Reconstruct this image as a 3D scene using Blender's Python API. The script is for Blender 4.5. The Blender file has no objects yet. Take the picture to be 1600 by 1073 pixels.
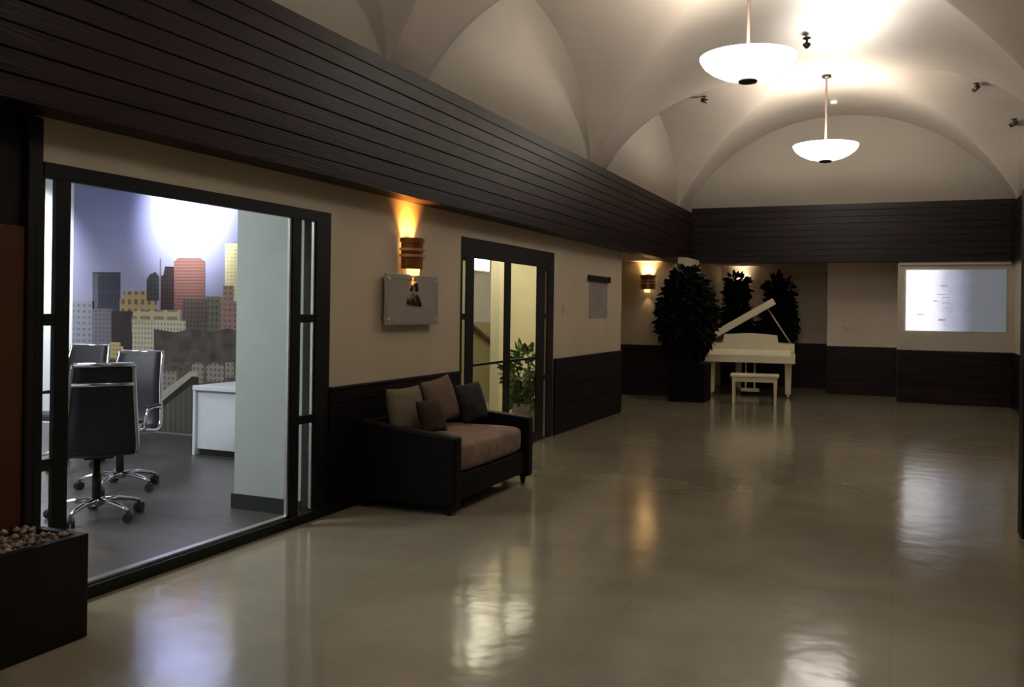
import bpy, bmesh, math, random
from mathutils import Vector, Matrix
random.seed(7)
PI = math.pi
scene = bpy.context.scene
C = scene.collection

# ------------------------------------------------------------------ helpers
class MB:
    """collects faces of one mesh"""
    def __init__(s): s.v = []; s.f = []; s.mi = []; s.sm = []
    def add(s, vs, fs, mi=0, smooth=False):
        b = len(s.v); s.v += [tuple(p) for p in vs]
        for f in fs:
            s.f.append([b+i for i in f]); s.mi.append(mi); s.sm.append(smooth)
    def box(s, x0, x1, y0, y1, z0, z1, mi=0, M=None):
        vs = [Vector(p) for p in ((x0,y0,z0),(x1,y0,z0),(x1,y1,z0),(x0,y1,z0),(x0,y0,z1),(x1,y0,z1),(x1,y1,z1),(x0,y1,z1))]
        if M: vs = [M @ p for p in vs]
        s.add(vs, [(0,3,2,1),(4,5,6,7),(0,1,5,4),(1,2,6,5),(2,3,7,6),(3,0,4,7)], mi)
    def prism(s, pts, axis, a0, a1, mi=0, M=None):
        """extrude a 2D outline along axis; pts in the other two axes in order"""
        def mk(p, a):
            return Vector({'x': (a, p[0], p[1]), 'y': (p[0], a, p[1]), 'z': (p[0], p[1], a)}[axis])
        n = len(pts); vs = [mk(p, a0) for p in pts] + [mk(p, a1) for p in pts]
        if M: vs = [M @ p for p in vs]
        fs = [tuple(range(n))[::-1], tuple(range(n, 2*n))] + [(i, (i+1) % n, n+(i+1) % n, n+i) for i in range(n)]
        s.add(vs, fs, mi)
    def tube(s, pts, r, n=8, mi=0, closed=False, M=None, taper=None):
        pts = [Vector(p) for p in pts]
        vs = []; m = len(pts); up = None
        for i, p in enumerate(pts):
            a = pts[(i-1) % m] if (closed or i) else p
            b = pts[(i+1) % m] if (closed or i < m-1) else p
            t = (b-a).normalized()
            if up is None:
                up = Vector((0,0,1)) if abs(t.z) < .9 else Vector((1,0,0))
            x = t.cross(up)
            if x.length < 1e-5: x = t.orthogonal()
            x.normalize(); up = x.cross(t).normalized()
            rr = r*(taper[i] if taper else 1)
            for k in range(n):
                q = 2*PI*k/n
                vs.append(p + x*math.cos(q)*rr + up*math.sin(q)*rr)
        fs = []
        for i in range(m if closed else m-1):
            for k in range(n):
                j = (i+1) % m
                fs.append((i*n+k, i*n+(k+1) % n, j*n+(k+1) % n, j*n+k))
        if M: vs = [M @ v for v in vs]
        s.add(vs, fs, mi, True)
        if not closed:
            s.add(vs[:n], [tuple(range(n))], mi); s.add(vs[-n:], [tuple(range(n))[::-1]], mi)
    def lathe(s, prof, n=24, mi=0, c=(0,0,0), a0=0, a1=2*PI, cap=False, smooth=True):
        full = abs(a1-a0-2*PI) < 1e-6
        k = n if full else n+1
        vs = []
        for (r, z) in prof:
            for i in range(k):
                q = a0+(a1-a0)*i/n
                vs.append((c[0]+r*math.cos(q), c[1]+r*math.sin(q), c[2]+z))
        fs = []
        for j in range(len(prof)-1):
            for i in range(n):
                i2 = (i+1) % k
                fs.append((j*k+i, j*k+i2, (j+1)*k+i2, (j+1)*k+i))
        s.add(vs, fs, mi, smooth)
        if cap:
            s.add(vs[:k], [tuple(range(k))[::-1]], mi); s.add(vs[-k:], [tuple(range(k))], mi)
    def grid(s, fn, nu, nv, mi=0, smooth=True):
        vs = [fn(i/nu, j/nv) for j in range(nv+1) for i in range(nu+1)]
        w = nu+1
        s.add(vs, [(j*w+i, j*w+i+1, (j+1)*w+i+1, (j+1)*w+i) for j in range(nv) for i in range(nu)], mi, smooth)

def obj(name, mb, mat, parent=None, loc=(0,0,0), rot=(0,0,0), bevel=0, subsurf=0, solid=0):
    me = bpy.data.meshes.new(name)
    me.from_pydata(mb.v, [], mb.f)
    mats = mat if isinstance(mat, (list, tuple)) else [mat]
    for m in mats: me.materials.append(m)
    me.polygons.foreach_set('material_index', mb.mi)
    me.polygons.foreach_set('use_smooth', mb.sm)
    bm = bmesh.new(); bm.from_mesh(me)
    bmesh.ops.remove_doubles(bm, verts=bm.verts, dist=1e-5)
    bmesh.ops.recalc_face_normals(bm, faces=bm.faces)
    bm.to_mesh(me); bm.free(); me.update()
    o = bpy.data.objects.new(name, me); C.objects.link(o)
    o.location = loc; o.rotation_euler = rot
    if parent: o.parent = parent
    if solid:
        m = o.modifiers.new('s', 'SOLIDIFY'); m.thickness = solid; m.offset = 0
    if bevel:
        m = o.modifiers.new('b', 'BEVEL'); m.width = bevel; m.segments = 2; m.limit_method = 'ANGLE'; m.angle_limit = .6
    if subsurf:
        m = o.modifiers.new('ss', 'SUBSURF'); m.levels = subsurf; m.render_levels = subsurf
    return o

def thing(name, label, cat, loc=(0,0,0), rz=0, group=None):
    o = bpy.data.objects.new(name, None); C.objects.link(o)
    o.empty_display_size = .1
    o.location = loc; o.rotation_euler = (0,0,rz)
    o['label'] = label; o['category'] = cat
    if group: o['group'] = group
    return o
def tag(o, label, cat, group=None, kind=None):
    o['label'] = label; o['category'] = cat
    if group: o['group'] = group
    if kind: o['kind'] = kind
    return o
def struct(name, mb, mat, **k):
    o = obj(name, mb, mat, **k); o['kind'] = 'structure'; return o
def sempty(name, loc=(0,0,0)):
    o = bpy.data.objects.new(name, None); C.objects.link(o); o.location = loc; o['kind'] = 'structure'; return o
def dup(root, loc, rz, label=None):
    r = root.copy(); C.objects.link(r); r.location = loc; r.rotation_euler = (0,0,rz)
    if label: r['label'] = label
    for ch in list(root.children):
        c = ch.copy(); C.objects.link(c); c.parent = r
        for g in list(ch.children):
            d = g.copy(); C.objects.link(d); d.parent = c
    return r

# ------------------------------------------------------------------ materials
def srgb(r, g, b):
    f = lambda c: (c/255/12.92) if c/255 <= .04045 else ((c/255+.055)/1.055)**2.4
    return (f(r), f(g), f(b), 1)
def nodes(name):
    m = bpy.data.materials.new(name); m.use_nodes = True
    nt = m.node_tree; return m, nt, nt.nodes['Principled BSDF']
def mat(name, col, rough=.6, metal=0, var=.12, scale=6, bump=0, bscale=40, emit=0, ecol=None, spec=.5, coat=0, vec_scale=(1,1,1)):
    m, nt, p = nodes(name)
    tc = nt.nodes.new('ShaderNodeTexCoord')
    mp = nt.nodes.new('ShaderNodeMapping'); mp.inputs['Scale'].default_value = vec_scale
    nt.links.new(tc.outputs['Object'], mp.inputs['Vector'])
    n = nt.nodes.new('ShaderNodeTexNoise'); n.inputs['Scale'].default_value = scale; n.inputs['Detail'].default_value = 5
    nt.links.new(mp.outputs['Vector'], n.inputs['Vector'])
    r = nt.nodes.new('ShaderNodeValToRGB')
    lo = tuple(c*(1-var) for c in col[:3])+(1,); hi = tuple(min(1, c*(1+var)) for c in col[:3])+(1,)
    r.color_ramp.elements[0].color = lo; r.color_ramp.elements[1].color = hi
    r.color_ramp.elements[0].position = .3; r.color_ramp.elements[1].position = .7
    nt.links.new(n.outputs['Fac'], r.inputs['Fac']); nt.links.new(r.outputs['Color'], p.inputs['Base Color'])
    p.inputs['Roughness'].default_value = rough; p.inputs['Metallic'].default_value = metal
    p.inputs['Specular IOR Level'].default_value = spec
    p.inputs['Coat Weight'].default_value = coat
    if bump:
        n2 = nt.nodes.new('ShaderNodeTexNoise'); n2.inputs['Scale'].default_value = bscale; n2.inputs['Detail'].default_value = 3
        nt.links.new(mp.outputs['Vector'], n2.inputs['Vector'])
        b = nt.nodes.new('ShaderNodeBump'); b.inputs['Strength'].default_value = bump; b.inputs['Distance'].default_value = .02
        nt.links.new(n2.outputs['Fac'], b.inputs['Height']); nt.links.new(b.outputs['Normal'], p.inputs['Normal'])
    if emit:
        p.inputs['Emission Color'].default_value = ecol or col; p.inputs['Emission Strength'].default_value = emit
    return m
def brickmat(name, wall, win, bw, bh, mortar, rough=.35, off=0.0, spec=.5):
    """printed facade: windows in a grid (object X, Z)"""
    m, nt, p = nodes(name)
    tc = nt.nodes.new('ShaderNodeTexCoord')
    sp = nt.nodes.new('ShaderNodeSeparateXYZ'); cb = nt.nodes.new('ShaderNodeCombineXYZ')
    nt.links.new(tc.outputs['Object'], sp.inputs[0])
    nt.links.new(sp.outputs['X'], cb.inputs['X']); nt.links.new(sp.outputs['Z'], cb.inputs['Y'])
    b = nt.nodes.new('ShaderNodeTexBrick'); b.offset = off
    b.inputs['Scale'].default_value = 1
    b.inputs['Color1'].default_value = win; b.inputs['Color2'].default_value = tuple(c*.75 for c in win[:3])+(1,)
    b.inputs['Mortar'].default_value = wall
    b.inputs['Brick Width'].default_value = bw; b.inputs['Row Height'].default_value = bh
    b.inputs['Mortar Size'].default_value = mortar; b.inputs['Mortar Smooth'].default_value = .3
    nt.links.new(cb.outputs[0], b.inputs['Vector']); nt.links.new(b.outputs['Color'], p.inputs['Base Color'])
    p.inputs['Roughness'].default_value = rough
    return m
def glassmat(name, tint=(.96,.98,.97,1), refl=1.0):
    m = bpy.data.materials.new(name); m.use_nodes = True; nt = m.node_tree
    nt.nodes.remove(nt.nodes['Principled BSDF']); out = nt.nodes['Material Output']
    t = nt.nodes.new('ShaderNodeBsdfTransparent'); t.inputs['Color'].default_value = tint
    g = nt.nodes.new('ShaderNodeBsdfGlossy'); g.inputs['Roughness'].default_value = .02
    n = nt.nodes.new('ShaderNodeTexNoise'); n.inputs['Scale'].default_value = 1.5
    bp = nt.nodes.new('ShaderNodeBump'); bp.inputs['Strength'].default_value = .02
    nt.links.new(n.outputs['Fac'], bp.inputs['Height']); nt.links.new(bp.outputs['Normal'], g.inputs['Normal'])
    f = nt.nodes.new('ShaderNodeFresnel')
    geo = nt.nodes.new('ShaderNodeNewGeometry')      # same reflectance entering and leaving the pane
    io = nt.nodes.new('ShaderNodeMath'); io.operation = 'MULTIPLY_ADD'; io.inputs[1].default_value = 1/1.45-1.45; io.inputs[2].default_value = 1.45
    nt.links.new(geo.outputs['Backfacing'], io.inputs[0]); nt.links.new(io.outputs[0], f.inputs['IOR'])
    ml = nt.nodes.new('ShaderNodeMath'); ml.operation = 'MULTIPLY'; ml.inputs[1].default_value = refl
    nt.links.new(f.outputs[0], ml.inputs[0])
    mx = nt.nodes.new('ShaderNodeMixShader')
    nt.links.new(ml.outputs[0], mx.inputs['Fac']); nt.links.new(t.outputs[0], mx.inputs[1]); nt.links.new(g.outputs[0], mx.inputs[2])
    nt.links.new(mx.outputs[0], out.inputs['Surface'])
    return m

M = {}
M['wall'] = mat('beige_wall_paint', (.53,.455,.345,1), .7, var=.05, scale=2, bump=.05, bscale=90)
M['ceil'] = mat('beige_ceiling_plaster', (.43,.378,.325,1), .33, var=.07, scale=1.3, bump=.06, bscale=6)
M['wall_lightened'] = mat('wall_paint_lightened', (.72,.63,.54,1), .7, var=.05, scale=2)  # wall paint lightened to make up for weak light on the back walls
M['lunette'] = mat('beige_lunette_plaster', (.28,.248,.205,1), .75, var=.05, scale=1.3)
M['wood'] = mat('espresso_wood', (.016,.0082,.0098,1), .38, var=.45, scale=3.5, bump=.12, bscale=18, vec_scale=(1,.25,5), spec=.13)
M['wood_x'] = mat('espresso_wood_cross', (.015,.0082,.0108,1), .34, var=.45, scale=3.5, bump=.12, bscale=18, vec_scale=(.25,1,5), spec=.22)
M['wood_dark'] = mat('near_black_wood', (.006,.0035,.004,1), .5, var=.4, scale=4, vec_scale=(1,1,.3), spec=.25)
M['wood_low'] = mat('near_black_boards', (.0055,.0034,.0038,1), .5, var=.4, scale=3.5, vec_scale=(1,.25,5), spec=.14)
M['reflection_brown'] = mat('painted_warm_reflection', (.06,.021,.008,1), .5, spec=.2, var=.3, scale=3, vec_scale=(1,1,.3))  # warm reflection in dark glass, put into the panel colour
M['frame'] = mat('black_green_aluminium', (.004,.0055,.005,1), .45, spec=.25, var=.2)
M['frame2'] = mat('dark_bronze_aluminium', (.005,.004,.0035,1), .45, spec=.25, var=.2)
M['alu'] = mat('brushed_aluminium', (.62,.62,.62,1), .3, metal=1, var=.1)
M['chrome'] = mat('chrome', (.75,.75,.76,1), .16, metal=1, var=.05)
M['glass'] = glassmat('clear_glass', refl=.4)
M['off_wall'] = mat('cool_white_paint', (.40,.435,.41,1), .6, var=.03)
M['off_white'] = mat('white_paint', (.82,.82,.83,1), .6, var=.02)
M['off_floor'] = mat('grey_vinyl_floor', (.072,.062,.058,1), .33, var=.25, scale=2.5, vec_scale=(1,4,1), bump=.03)
M['off_base'] = mat('dark_rubber_baseboard', (.012,.017,.017,1), .5)
M['mesh_fabric'] = mat('dark_violet_grey_leather', (.019,.015,.022,1), .5, var=.2, scale=30)
M['mesh_grey'] = mat('slate_grey_leather', (.030,.030,.042,1), .5, var=.2, scale=30)
M['rubber'] = mat('black_rubber', (.012,.012,.013,1), .6)
M['cab'] = mat('white_laminate', (.80,.82,.86,1), .35, var=.02)
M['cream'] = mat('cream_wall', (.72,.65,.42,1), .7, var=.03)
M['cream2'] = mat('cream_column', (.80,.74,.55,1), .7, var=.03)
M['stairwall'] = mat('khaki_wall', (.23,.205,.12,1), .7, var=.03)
M['rail'] = mat('red_brown_handrail', (.05,.02,.012,1), .4)
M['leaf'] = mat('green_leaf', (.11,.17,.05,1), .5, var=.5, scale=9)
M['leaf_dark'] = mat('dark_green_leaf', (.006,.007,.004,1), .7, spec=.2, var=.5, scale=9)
M['trunk'] = mat('dark_bark', (.012,.009,.007,1), .8, var=.3, scale=20)
M['pot'] = mat('black_planter', (.0035,.0025,.003,1), .6, spec=.1)
M['pot2'] = mat('white_pot', (.55,.52,.45,1), .5)
M['sofa'] = mat('dark_brown_leather', (.0045,.0036,.0036,1), .55, spec=.12, var=.25, scale=10, bump=.05)
M['cushion'] = mat('beige_pink_fabric', (.22,.145,.115,1), .9, var=.28, scale=9, bump=.1, bscale=60)
M['pil1'] = mat('beige_linen', (.145,.115,.082,1), .95, var=.1, scale=14, bump=.1, bscale=80)
M['pil2'] = mat('brown_suede', (.026,.016,.006,1), .95, var=.2, scale=14, bump=.1, bscale=80)
M['pil3'] = mat('tan_fabric', (.125,.085,.06,1), .95, var=.2, scale=10, bump=.1, bscale=80)
M['pil4'] = mat('dark_patterned_fabric', (.016,.015,.014,1), .9, var=.9, scale=11, bump=.1, bscale=80)
M['piano'] = mat('ivory_lacquer', (.78,.74,.54,1), .25, var=.03, coat=.3)
M['key_white'] = mat('ivory_keys', (.8,.78,.68,1), .3)
M['key_black'] = mat('black_keys', (.01,.01,.01,1), .3)
M['gold'] = mat('gold_iron_frame', (.35,.25,.08,1), .4, metal=.8)
M['brass'] = mat('brass', (.6,.45,.18,1), .3, metal=1)
M['copper'] = mat('copper_bronze', (.34,.14,.045,1), .35, metal=.9, var=.2)
M['copper_light'] = mat('polished_copper_band', (.85,.52,.28,1), .3, metal=.9)
M['bronze'] = mat('dark_bronze', (.03,.022,.016,1), .4, metal=.7)
M['rod'] = mat('antique_pink_bronze', (.28,.20,.17,1), .4, metal=.7)
M['bowl'] = mat('frosted_white_bowl_glass', (.95,.92,.86,1), .4, var=.02, emit=6.6, ecol=(1,.94,.85,1))
M['bulb'] = mat('lit_bulb', (1,.9,.7,1), .4, emit=40, ecol=(1,.55,.15,1))
M['bulb_warm'] = mat('lit_warm_bulb', (1,.9,.7,1), .4, emit=14, ecol=(1,.78,.42,1))
M['glow'] = mat('frosted_lit_glass', (1,.9,.75,1), .4, emit=1.5, ecol=(1,.62,.3,1))
M['led'] = mat('lit_white_panel', (1,1,1,1), .4, emit=2.5, ecol=(1,.98,.92,1))
M['plaque'] = mat('silver_grey_plaque', (.31,.275,.25,1), .35, var=.06, coat=.2)
M['plaque_edge'] = mat('plaque_border', (.36,.33,.30,1), .3, metal=.4)
M['ink'] = mat('dark_brown_ink', (.03,.02,.016,1), .6)
M['ink_grey'] = mat('grey_ink', (.2,.19,.19,1), .6)
M['paper'] = mat('grey_paper', (.30,.27,.25,1), .8, var=.08, scale=8)
M['plate'] = mat('cream_plastic', (.50,.46,.26,1), .5)
M['white_plastic'] = mat('white_plastic', (.8,.78,.72,1), .5)
M['stone'] = mat('brown_pebbles', (.26,.19,.15,1), .7, var=.6, scale=25)
M['fixture'] = mat('dark_fixture', (.02,.018,.016,1), .5)
M['whitepanel'] = mat('white_board_paint', (.47,.43,.37,1), .6, var=.03)

def floor_mat():
    m, nt, p = nodes('polished_olive_concrete')
    tc = nt.nodes.new('ShaderNodeTexCoord')
    n1 = nt.nodes.new('ShaderNodeTexNoise'); n1.inputs['Scale'].default_value = .9; n1.inputs['Detail'].default_value = 6; n1.inputs['Roughness'].default_value = .6
    nt.links.new(tc.outputs['Object'], n1.inputs['Vector'])
    r = nt.nodes.new('ShaderNodeValToRGB')
    r.color_ramp.elements[0].position = .32; r.color_ramp.elements[0].color = (.205,.175,.125,1)
    r.color_ramp.elements[1].position = .68; r.color_ramp.elements[1].color = (.285,.255,.180,1)
    nt.links.new(n1.outputs['Fac'], r.inputs['Fac'])
    # faint tile joints
    b = nt.nodes.new('ShaderNodeTexBrick'); b.offset = 0
    b.inputs['Scale'].default_value = 1; b.inputs['Brick Width'].default_value = 1.2; b.inputs['Row Height'].default_value = 1.2
    b.inputs['Mortar Size'].default_value = .006
    b.inputs['Color1'].default_value = (1,1,1,1); b.inputs['Color2'].default_value = (.95,.95,.94,1); b.inputs['Mortar'].default_value = (.86,.85,.84,1)
    nt.links.new(tc.outputs['Object'], b.inputs['Vector'])
    mx = nt.nodes.new('ShaderNodeMix'); mx.data_type = 'RGBA'; mx.blend_type = 'MULTIPLY'; mx.inputs[0].default_value = .6
    nt.links.new(r.outputs['Color'], mx.inputs[6]); nt.links.new(b.outputs['Color'], mx.inputs[7])
    nt.links.new(mx.outputs[2], p.inputs['Base Color'])
    n3 = nt.nodes.new('ShaderNodeTexNoise'); n3.inputs['Scale'].default_value = 2.3; n3.inputs['Detail'].default_value = 4
    nt.links.new(tc.outputs['Object'], n3.inputs['Vector'])
    mr = nt.nodes.new('ShaderNodeMapRange'); mr.inputs['To Min'].default_value = .07; mr.inputs['To Max'].default_value = .2
    nt.links.new(n3.outputs['Fac'], mr.inputs['Value']); nt.links.new(mr.outputs[0], p.inputs['Roughness'])
    n2 = nt.nodes.new('ShaderNodeTexNoise'); n2.inputs['Scale'].default_value = 5; n2.inputs['Detail'].default_value = 2
    nt.links.new(tc.outputs['Object'], n2.inputs['Vector'])
    bp = nt.nodes.new('ShaderNodeBump'); bp.inputs['Strength'].default_value = .10; bp.inputs['Distance'].default_value = .02
    nt.links.new(n2.outputs['Fac'], bp.inputs['Height']); nt.links.new(bp.outputs['Normal'], p.inputs['Normal'])
    p.inputs['Specular IOR Level'].default_value = .6
    return m
M['floor'] = floor_mat()

def sky_print():
    m, nt, p = nodes('printed_dusk_sky')
    tc = nt.nodes.new('ShaderNodeTexCoord'); sp = nt.nodes.new('ShaderNodeSeparateXYZ')
    nt.links.new(tc.outputs['Object'], sp.inputs[0])
    mr = nt.nodes.new('ShaderNodeMapRange'); mr.inputs['From Min'].default_value = 1.2; mr.inputs['From Max'].default_value = 2.8
    nt.links.new(sp.outputs['Z'], mr.inputs['Value'])
    n = nt.nodes.new('ShaderNodeTexNoise'); n.inputs['Scale'].default_value = 1.6; n.inputs['Detail'].default_value = 4
    mp = nt.nodes.new('ShaderNodeMapping'); mp.inputs['Scale'].default_value = (1,1,3)
    nt.links.new(tc.outputs['Object'], mp.inputs[0]); nt.links.new(mp.outputs[0], n.inputs['Vector'])
    ad = nt.nodes.new('ShaderNodeMath'); ad.operation = 'MULTIPLY_ADD'; ad.inputs[1].default_value = .5; ad.inputs[2].default_value = -.25
    nt.links.new(n.outputs['Fac'], ad.inputs[0])
    a2 = nt.nodes.new('ShaderNodeMath'); a2.operation = 'ADD'
    nt.links.new(ad.outputs[0], a2.inputs[0]); nt.links.new(mr.outputs[0], a2.inputs[1])
    r = nt.nodes.new('ShaderNodeValToRGB')
    r.color_ramp.elements[0].position = 0; r.color_ramp.elements[0].color = (.27,.25,.33,1)
    r.color_ramp.elements[1].position = 1; r.color_ramp.elements[1].color = (.24,.25,.47,1)
    e = r.color_ramp.elements.new(.45); e.color = (.30,.295,.46,1)
    nt.links.new(a2.outputs[0], r.inputs['Fac']); nt.links.new(r.outputs['Color'], p.inputs['Base Color'])
    p.inputs['Roughness'].default_value = .35
    return m

# ------------------------------------------------------------------ room shell
XW = -3.65            # left wall
X0, HALF = -.95, 2.7  # axis of the vault
XR = X0+HALF          # right wall
ZS, ZA = 3.33, 4.95   # springing, crown
YF, YB = -5.0, 16.7
RM = (HALF**2+(ZA-ZS)**2)/(2*(ZA-ZS))
def zmain(dx): return ZA-RM+math.sqrt(max(0, RM*RM-dx*dx))
def dxmain(z):
    q = RM*RM-(z-(ZA-RM))**2
    return min(HALF, math.sqrt(max(0, q)))
CH, CR, PITCH = 2.2, 1.5, 5.03
centers = [8.82+PITCH*k for k in range(-3, 2)]
def zcross(t): return ZS+CR*math.sqrt(max(0, 1-(t/CH)**2))

mb = MB(); NT = 40; NX = 24
def main_strip(y0f, y1f, ys):
    pass
for yc in centers:
    ts = [-CH*math.cos(PI*i/NT) for i in range(NT+1)]
    # main barrel between the two groins
    def fm(u, v):
        t = ts[int(round(v*NT))]
        d = dxmain(zcross(t)); dx = -d+2*d*u
        return (X0+dx, yc+t, zmain(dx) if abs(dx) < d-1e-6 else zcross(t) if d < HALF else ZS)
    mb.grid(fm, 2*NX, NT)
    for sgn in (-1, 1):
        def fc(u, v):
            t = ts[int(round(v*NT))]
            d = dxmain(zcross(t)); a = HALF+.08
            dx = d+(a-d)*u
            return (X0+sgn*dx, yc+t, zcross(t))
        mb.grid(fc, 6, NT)
edges = [YF]+[e for yc in centers for e in (yc-CH, yc+CH)]+[YB+.05]
for i in range(0, len(edges), 2):
    a, b = edges[i], edges[i+1]
    if b-a > .001:
        mb.grid(lambda u, v: (X0-HALF+2*HALF*u, a+(b-a)*v, zmain(-HALF+2*HALF*u)), 2*NX, 2)
ceiling = struct('ceiling', mb, M['ceil'])

def wall(name, parts, m=None):
    b = MB()
    for p in parts: b.box(*p)
    return struct(name, b, m or M['wall'])
W0 = XW-.12
# left wall: openings for two sliding doors
wall('wall_left', [(W0,XW,2.97,5.25,2.10,3.30),(W0,XW,5.25,7.33,.0,3.30),(W0,XW,7.33,9.75,2.12,3.30),(W0,XW,9.75,12.55,0,3.30),
                   (W0,XW,2.92,2.97,2.1,3.30),(W0,XW,12.55,YB,2.40,3.30)])
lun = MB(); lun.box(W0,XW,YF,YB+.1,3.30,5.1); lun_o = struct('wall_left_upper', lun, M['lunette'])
wall('wall_left_rear', [(W0,XW-.03,YF,2.92,0,3.3)], M['wood_dark'])
wall('wall_right', [(XR,XR+.15,YF,YB,0,3.3)])
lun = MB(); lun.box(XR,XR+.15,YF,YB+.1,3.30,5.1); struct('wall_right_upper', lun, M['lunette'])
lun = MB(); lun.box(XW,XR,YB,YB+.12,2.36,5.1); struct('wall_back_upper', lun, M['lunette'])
wall('wall_front', [(XW,XR,YF-.15,YF,0,5.1)])
# stepped back wall
wall('wall_back', [(-4.75,-3.30,15.30,15.42,0,2.40)])
wall('wall_back_side', [(-3.42,-3.30,15.42,18.6,0,2.40)])
wall('wall_back_recess', [(-3.42,-1.03,18.60,18.72,0,2.40)], M['wall_lightened'])
wall('wall_back_middle', [(-1.15,.05,17.40,17.52,0,2.40)], M['wall_lightened'])
wall('wall_back_return', [(-1.15,-1.03,17.52,18.6,0,2.40)], M['wall_lightened'])
wall('wall_back_step', [(.03,.15,16.56,17.40,0,2.40)], M['wall_lightened'])
wall('wall_back_panel', [(.03,XR,16.40,16.55,0,2.36)], M['whitepanel'])
b = MB(); b.box(-4.75,-4.65,12.55,15.30,0,2.4); struct('wall_alcove', b, M['wall'])
b = MB(); b.box(-4.75,XW-.12,12.43,12.55,0,3.0); struct('wall_alcove_front', b, M['wall'])
b = MB(); b.box(-4.75,XW,12.43,15.42,2.33,2.48); b.box(XW,XR,16.72,18.72,2.40,2.48); struct('ceiling_alcove', b, M['wall'])

# floors
b = MB(); b.box(-3.66,XR+.2,YF-.2,18.8,-.1,0); b.box(-4.75,-3.66,12.4,18.8,-.1,0); struct('floor', b, M['floor'])
b = MB(); b.box(-12,-3.66,1.0,7.85,-.1,0); struct('floor_office', b, M['off_floor'])
b = MB(); b.box(-8,-3.66,7.85,12.4,-.1,0); b.box(-8,-4.75,12.4,15.2,-.1,0); struct('floor_stairwell', b, M['floor'])

# bulkheads clad in boards
def boards(name, axis, a0, a1, face, back, z0, z1, n, m, sgn=1):
    """sgn: side the boards face along the other axis"""
    b = MB(); h = (z1-z0)/n
    for i in range(n):
        q0, q1 = z0+i*h, z0+(i+1)*h-.007
        lip = random.uniform(-.003, .003)
        if axis == 'y': b.box(min(face,back)-(lip if sgn<0 else 0), max(face,back)+(lip if sgn>0 else 0), a0, a1, q0, q1)
        else: b.box(a0, a1, min(face,back)-(lip if sgn<0 else 0), max(face,back)+(lip if sgn>0 else 0), q0, q1)
    # backing core closes the joints
    e = .012*sgn
    if axis == 'y': b.box(min(face-e,back), max(face-e,back), a0+.001, a1-.001, z0+.001, z1-.008)
    else: b.box(a0+.001, a1-.001, min(face-e,back), max(face-e,back), z0+.001, z1-.008)
    return struct(name, b, m, bevel=.003)
XB = -3.45
boards('trim_1', 'y', YF, 16.36, XB, XW, 2.317, 3.29, 9, M['wood'])
boards('trim_2', 'x', XB, XR, 16.36, YB, 2.355, 3.36, 9, M['wood_x'], -1)
boards('trim_3', 'y', YF, 16.36, XR-.05, XR, 2.317, 3.29, 9, M['wood'], -1)
# dark board wainscots
boards('trim_4', 'y', 5.27, 7.31, XW+.025, XW, 0, .88, 8, M['wood_low'])
boards('trim_5', 'y', 9.77, 12.55, XW+.025, XW, 0, .88, 8, M['wood_low'])
boards('trim_6', 'x', -4.65, -3.30, 15.275, 15.30, 0, .885, 8, M['wood_x'], -1)
boards('trim_7', 'x', -3.28, -1.17, 18.575, 18.60, 0, .885, 8, M['wood_x'], -1)
boards('trim_8', 'x', -1.15, .03, 17.375, 17.40, 0, .885, 8, M['wood_x'], -1)
boards('trim_9', 'x', .03, XR, 16.375, 16.40, 0, .885, 8, M['wood_x'], -1)
boards('trim_10', 'y', YF, 16.36, XR-.025, XR, 0, .885, 8, M['wood'], -1)
b = MB()
for (y0, y1) in ((5.27,7.31),(9.77,12.55)): b.box(XW, XW+.035, y0, y1, .872, .892)
struct('trim_11', b, M['wood_dark'], bevel=.004)
# wooden pilaster beside the office door; left of it, a brown panel painted for a warm reflection
b = MB(); b.box(XW-.03, XW+.012, 2.885, 2.962, 0, 2.31); struct('trim_12', b, M['wood_dark'], bevel=.006)
b = MB(); b.box(XW-.03, XW-.005, 1.2, 2.883, .0, 1.80); struct('trim_13', b, M['reflection_brown'], bevel=.004)

# dark free-standing pier cut by the right edge of the view
b = MB(); b.box(.775, .96, 6.7, 6.9, 0, 2.31); struct('pillar', b, M['wood_dark'], bevel=.008)

# ------------------------------------------------------------------ sliding glass doors
def frame_box(name, parent, parts, m, bevel=.003):
    b = MB()
    for p in parts: b.box(*p)
    return obj(name, b, m, parent, bevel=bevel)
FX0, FX1 = -3.672, -3.636
# door 1: wide opening to the office
d1 = sempty('door_1')
fm = M['frame']
frame_box('door_head', d1, [(FX0,FX1,2.965,5.265,2.035,2.11)], fm)
frame_box('jamb', d1, [(FX0,FX1,2.925,2.972,0,2.04)], fm)
frame_box('jamb', d1, [(FX0,FX1,5.095,5.265,0,2.04)], fm)
frame_box('stile', d1, [(FX0+.002,FX1-.002,3.035,3.115,.06,2.04)], fm)
frame_box('stile', d1, [(FX0+.002,FX1-.002,4.835,4.93,.06,2.04)], fm)
for (y0, y1) in ((2.972,3.035),(4.93,5.095)):
    for z in (1.375, .695):
        frame_box('glazing_bar', d1, [(FX0+.006,FX1-.006,y0,y1,z-.028,z+.028)], fm)
frame_box('sill', d1, [(-3.73,-3.625,2.925,5.265,0,.062)], M['frame'])
frame_box('track', d1, [(-3.70,-3.655,3.115,4.835,.062,.078)], M['alu'])
frame_box('edge_strip', d1, [(-3.668,-3.645,4.815,4.833,.078,2.035)], M['alu'])
frame_box('edge_strip', d1, [(-3.668,-3.645,5.078,5.093,.078,2.035)], M['alu'])
for (y0, y1) in ((2.972,3.035),(3.115,4.815),(4.93,5.078)):
    frame_box('glass_pane', d1, [(-3.656,-3.652,y0,y1,.065,2.036)], M['glass'], 0)
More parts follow.
